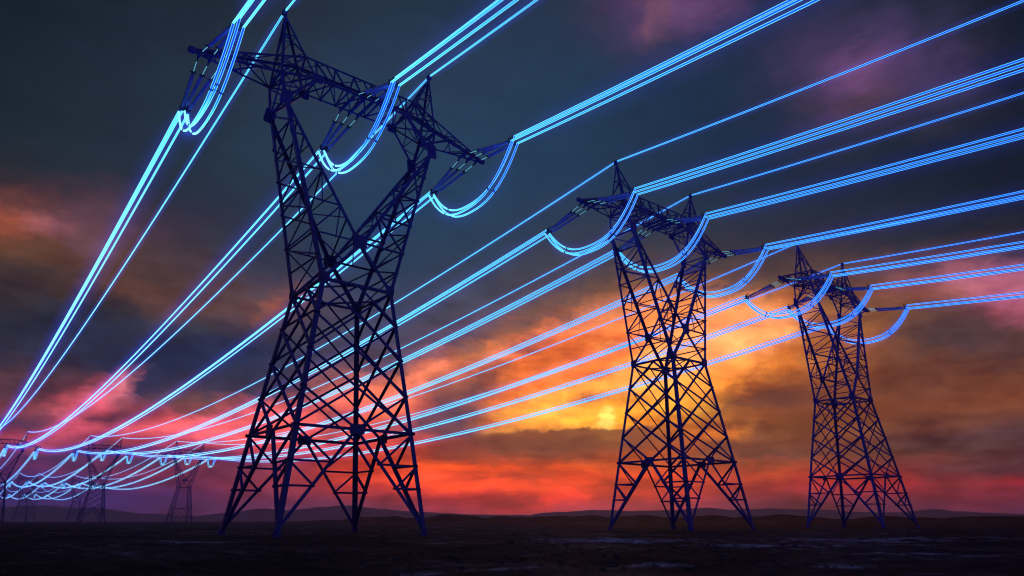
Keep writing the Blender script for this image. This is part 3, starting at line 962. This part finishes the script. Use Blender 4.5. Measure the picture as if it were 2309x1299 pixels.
def dir_to_px(az, el):
    x, y, z = math.sin(az) * math.cos(el), math.cos(az) * math.cos(el), math.sin(el)
    c, s = math.cos(PITCH), math.sin(PITCH)
    d = y * c + z * s
    if d < .05:
        return (5000 if x > 0 else -5000), -500
    return 1154.5 + F_PX * x / d, 649.5 - F_PX * (-y * s + z * c) / d

w = bpy.data.worlds.new('World')
w.use_nodes = True
nt = w.node_tree
for n in list(nt.nodes):
    nt.nodes.remove(n)
wout = nt.nodes.new('ShaderNodeOutputWorld')
tc = nd(nt, 'ShaderNodeTexCoord')
vec = tc.outputs['Generated']
# cloud turbulence: shifts the cloud layout and gives it grain
mp = nd(nt, 'ShaderNodeMapping'); mp.inputs['Scale'].default_value = (1, 1, 1.9)
nt.links.new(vec, mp.inputs['Vector'])
def wn(scale, detail, rough, dist=0.0, off=0.0):
    m2 = nd(nt, 'ShaderNodeMapping'); m2.inputs['Location'].default_value = (off, off * .7, off * 1.3)
    nt.links.new(mp.outputs[0], m2.inputs['Vector'])
    n = nd(nt, 'ShaderNodeTexNoise', Scale=scale, Detail=detail, Roughness=rough, Distortion=dist)
    nt.links.new(m2.outputs[0], n.inputs['Vector'])
    return n.outputs['Fac']
wx, wy = wn(11, 7, .62, .4), wn(11, 7, .62, .4, 5.3)
fine = wn(22, 9, .6, .3, 9.1)
ms = nd(nt, 'ShaderNodeMapping'); ms.inputs['Scale'].default_value = (1, 1, 5.0); ms.inputs['Location'].default_value = (1.7, .4, 2.1)
nt.links.new(vec, ms.inputs['Vector'])
bn = nd(nt, 'ShaderNodeTexNoise', Scale=9.0, Detail=6.0, Roughness=.55, Distortion=.25)      # long flat streaks
nt.links.new(ms.outputs[0], bn.inputs['Vector'])
broad = bn.outputs['Fac']
sep = nd(nt, 'ShaderNodeSeparateXYZ')
nt.links.new(vec, sep.inputs[0])
az = math_node(nt, 'ARCTAN2', sep.outputs['X'], sep.outputs['Y'])
el = math_node(nt, 'ARCSINE', sep.outputs['Z'])
# turbulence is finer near the horizon where the clouds are farther off
amp = math_node(nt, 'MULTIPLY_ADD', math_node(nt, 'MAXIMUM', el, 0.0), 0.14, 0.050)
ampy = math_node(nt, 'MULTIPLY_ADD', math_node(nt, 'MAXIMUM', el, 0.0), 0.13, 0.018)
az2 = math_node(nt, 'ADD', az, math_node(nt, 'MULTIPLY', math_node(nt, 'SUBTRACT', wx, .5), amp))
el2 = math_node(nt, 'ADD', el, math_node(nt, 'MULTIPLY', math_node(nt, 'SUBTRACT', wy, .5), ampy))
bx, by = wn(38, 5, .6, .3, 3.1), wn(38, 5, .6, .3, 7.7)
az2 = math_node(nt, 'MULTIPLY_ADD', math_node(nt, 'SUBTRACT', bx, .5), .030, az2)
el2 = math_node(nt, 'MULTIPLY_ADD', math_node(nt, 'SUBTRACT', by, .5), .022, el2)
AZ0 = R(46)
u = math_node(nt, 'MULTIPLY_ADD', az2, 1 / (2 * AZ0), 0.5)
ROWS = [-1.0] + [.3 + .75 * i for i in range(21)] + [16.3, 17.3, 18.4, 19.6, 20.9, 22.3, 24, 26, 28, 30, 32, 34.4, 37, 39.5, 42, 60.0]
prev = None
NST = 32
def band(stops, fac):
    """one elevation band of the sky: a colour ramp over azimuth in a node group of its own"""
    gt = bpy.data.node_groups.new('sky_band', 'ShaderNodeTree')
    gt.interface.new_socket('Fac', in_out='INPUT', socket_type='NodeSocketFloat')
    gt.interface.new_socket('Color', in_out='OUTPUT', socket_type='NodeSocketColor')
    gi = gt.nodes.new('NodeGroupInput'); go = gt.nodes.new('NodeGroupOutput')
    gt.links.new(ramp(gt, gi.outputs[0], stops), go.inputs[0])
    n = nt.nodes.new('ShaderNodeGroup')
    n.node_tree = gt
    nt.links.new(fac, n.inputs[0])
    return n.outputs[0]
half = nd(nt, 'ShaderNodeMath', _operation='GREATER_THAN'); half.inputs[1].default_value = .5
nt.links.new(u, half.inputs[0])
uL = math_node(nt, 'MULTIPLY', u, 2.0)
uR = math_node(nt, 'MULTIPLY_ADD', u, 2.0, -1.0)
for i, e in enumerate(ROWS):
    both = []
    for h_, uu in ((0, uL), (1, uR)):
        stops = []
        for k in range(NST):
            t = k / (NST - 1)
            a_ = ((t + h_) / 2 - .5) * 2 * AZ0
            e_ = R(max(e, 0.0))
            # the haze box dims what lies behind it: emit a little more there
            T_ = math.exp(-HAZE * min(3300, 70 / max(math.sin(e_), 1e-3)))
            g_ = 1 / (T_ + .25 * (1 - T_))
            stops.append((t, tuple(v * g_ for v in sky_at(*dir_to_px(a_, e_)))))
        both.append(band(stops, uu))
    hm = nd(nt, 'ShaderNodeMix', _data_type='RGBA')
    nt.links.new(half.outputs[0], hm.inputs['Factor'])
    nt.links.new(both[0], hm.inputs[6]); nt.links.new(both[1], hm.inputs[7])
    c = hm.outputs[2]
    if prev is None:
        prev = c
    else:
        mr = nd(nt, 'ShaderNodeMapRange')
        mr.inputs['From Min'].default_value = R(ROWS[i - 1]); mr.inputs['From Max'].default_value = R(e)
        nt.links.new(el2, mr.inputs['Value'])
        mx = nd(nt, 'ShaderNodeMix', _data_type='RGBA')
        nt.links.new(mr.outputs[0], mx.inputs['Factor'])
        nt.links.new(prev, mx.inputs[6]); nt.links.new(c, mx.inputs[7])
        prev = mx.outputs[2]
def mrange(v, a, b, c=0.0, d=1.0):
    n = nd(nt, 'ShaderNodeMapRange'); n.interpolation_type = 'SMOOTHSTEP'
    n.inputs['From Min'].default_value = a; n.inputs['From Max'].default_value = b
    n.inputs['To Min'].default_value = c; n.inputs['To Max'].default_value = d
    nt.links.new(v, n.inputs['Value'])
    return n.outputs[0]
def over(col, fac, k=1.0):
    global prev
    n = nd(nt, 'ShaderNodeMix', _data_type='RGBA')
    nt.links.new(fac, n.inputs['Factor']); nt.links.new(prev, n.inputs[6])
    n.inputs[7].default_value = (*(v * k for v in hexc(col)), 1)
    prev = n.outputs[2]
# the sun's own glow through the thin cloud, ragged by the turbulence
nz = nd(nt, 'ShaderNodeTexNoise', Scale=34.0, Detail=7.0, Roughness=.6)
nt.links.new(vec, nz.inputs['Vector'])
jag = math_node(nt, 'SUBTRACT', nz.outputs['Fac'], .5)
sun_az, sun_el = R(7.75), R(7.75)
dx = math_node(nt, 'SUBTRACT', az2, sun_az); dy = math_node(nt, 'SUBTRACT', el2, sun_el)
dist = math_node(nt, 'SQRT', math_node(nt, 'ADD', math_node(nt, 'MULTIPLY', dx, dx), math_node(nt, 'MULTIPLY', dy, dy)))
dist = math_node(nt, 'MULTIPLY_ADD', jag, .016, dist)
over('ffb648', mrange(dist, R(2.4), R(.9), 0, .75), 1.12)
over('ffd670', mrange(dist, R(1.15), R(.45), 0, 1.0), 1.35)
# the brown cloud shelf with a crisp upper edge just under it
edge = math_node(nt, 'MULTIPLY_ADD', jag, .020, el)
edge = math_node(nt, 'MULTIPLY_ADD', math_node(nt, 'SUBTRACT', wx, .5), .020, edge)
edge = math_node(nt, 'MULTIPLY_ADD', az, -.030, edge)
shelf = mrange(edge, R(7.05), R(6.72))
shelf = math_node(nt, 'MULTIPLY', shelf, mrange(el2, R(4.9), R(6.2)))
shelf = math_node(nt, 'MULTIPLY', shelf, mrange(az2, R(-3.5), R(-.8)))
shelf = math_node(nt, 'MULTIPLY', shelf, mrange(az2, R(15), R(10)))
over('7c4536', math_node(nt, 'MULTIPLY', shelf, .9))
# cloud grain: thicker parts are darker
gr = math_node(nt, 'ADD', math_node(nt, 'MULTIPLY', math_node(nt, 'SUBTRACT', fine, .5), 1.1), math_node(nt, 'MULTIPLY', math_node(nt, 'SUBTRACT', broad, .5), mrange(el, R(3.5), R(9), 2.3, 1.0)))
calm = nd(nt, 'ShaderNodeMapRange'); calm.inputs['From Min'].default_value = R(13); calm.inputs['From Max'].default_value = R(24)  # high thin dusk deck has less structure
calm.inputs['To Min'].default_value = 1.0; calm.inputs['To Max'].default_value = 0.22
nt.links.new(el, calm.inputs['Value'])
gain = math_node(nt, 'MULTIPLY_ADD', gr, calm.outputs[0], 1.0)
# unseen lavender sky added behind the camera to light hills and haze
back = nd(nt, 'ShaderNodeMapRange'); back.interpolation_type = 'SMOOTHSTEP'
back.inputs['From Min'].default_value = -.1; back.inputs['From Max'].default_value = -.8
nt.links.new(sep.outputs['Y'], back.inputs['Value'])
ag = ramp(nt, math_node(nt, 'MULTIPLY', el, 1.0), [(0.0, (0.07, 0.055, 0.13)), (0.25, (0.08, 0.06, 0.13)), (0.7, (0.03, 0.033, 0.06)), (1.0, (0.015, 0.02, 0.035))])
bm = nd(nt, 'ShaderNodeMix', _data_type='RGBA')
nt.links.new(back.outputs[0], bm.inputs['Factor']); nt.links.new(prev, bm.inputs[6]); nt.links.new(ag, bm.inputs[7])
prev = bm.outputs[2]
sc = nd(nt, 'ShaderNodeVectorMath', _operation='MULTIPLY')
gv = nd(nt, 'ShaderNodeCombineXYZ')
gd = math_node(nt, 'SUBTRACT', gain, 1.0)
nt.links.new(math_node(nt, 'MULTIPLY_ADD', gd, 1.0, 1.0), gv.inputs[0])
nt.links.new(math_node(nt, 'MULTIPLY_ADD', gd, 1.4, 1.0), gv.inputs[1])
nt.links.new(math_node(nt, 'MULTIPLY_ADD', gd, 1.3, 1.0), gv.inputs[2])
nt.links.new(prev, sc.inputs[0]); nt.links.new(gv.outputs[0], sc.inputs[1])
bg = nd(nt, 'ShaderNodeBackground', Strength=1.0)
nt.links.new(sc.outputs[0], bg.inputs['Color'])
SUN_AZ, SUN_EL = R(7.86), R(7.86)
sky = nd(nt, 'ShaderNodeTexSky', _sky_type='NISHITA', _sun_disc=False, _sun_elevation=SUN_EL, _sun_rotation=SUN_AZ)
bs = nd(nt, 'ShaderNodeBackground', Strength=0.001)      # dusk: the clear sky above the cloud deck is almost gone
nt.links.new(sky.outputs[0], bs.inputs['Color'])
ad = nd(nt, 'ShaderNodeAddShader')
nt.links.new(bg.outputs[0], ad.inputs[0]); nt.links.new(bs.outputs[0], ad.inputs[1])
nt.links.new(ad.outputs[0], wout.inputs['Surface'])
S.world = w
w.cycles.sampling_method = 'MANUAL'
w.cycles.sample_map_resolution = 512

# ------------------------------------------------------------------ sun behind the clouds
sl = bpy.data.lights.new('sun', 'SUN')
sl.energy = 0.04
sl.angle = R(6)
sl.color = (1.0, 0.55, 0.25)
so = bpy.data.objects.new('sun', sl)
COL.objects.link(so)
sd = Vector((math.sin(SUN_AZ) * math.cos(SUN_EL), math.cos(SUN_AZ) * math.cos(SUN_EL), math.sin(SUN_EL)))
so.rotation_euler = sd.to_track_quat('Z', 'Y').to_euler()

# ------------------------------------------------------------------ camera
cd = bpy.data.cameras.new('camera')
cam = bpy.data.objects.new('camera', cd)
COL.objects.link(cam)
cam.location = (0, 0, CAM_H)
cam.rotation_euler = (math.pi / 2 + PITCH, 0, 0)
cd.sensor_width = 36
cd.lens = F_PX / 2309 * 36
cd.clip_start = 0.1
cd.clip_end = 12000
cd.dof.use_dof = True
cd.dof.focus_distance = 85
cd.dof.aperture_fstop = 0.32
S.camera = cam

S.view_settings.view_transform = 'Standard'
S.view_settings.look = 'None'
S.view_settings.exposure = 0
S.view_settings.gamma = 1
S.render.engine = 'CYCLES'
S.cycles.pixel_filter_type = 'BLACKMAN_HARRIS'
S.cycles.filter_width = 1.15
cy = S.cycles
cy.max_bounces = 3
cy.diffuse_bounces = 1
cy.glossy_bounces = 2
cy.transmission_bounces = 2
cy.volume_bounces = 0
cy.transparent_max_bounces = 24
cy.sample_clamp_indirect = 3.0
cy.use_denoising = True
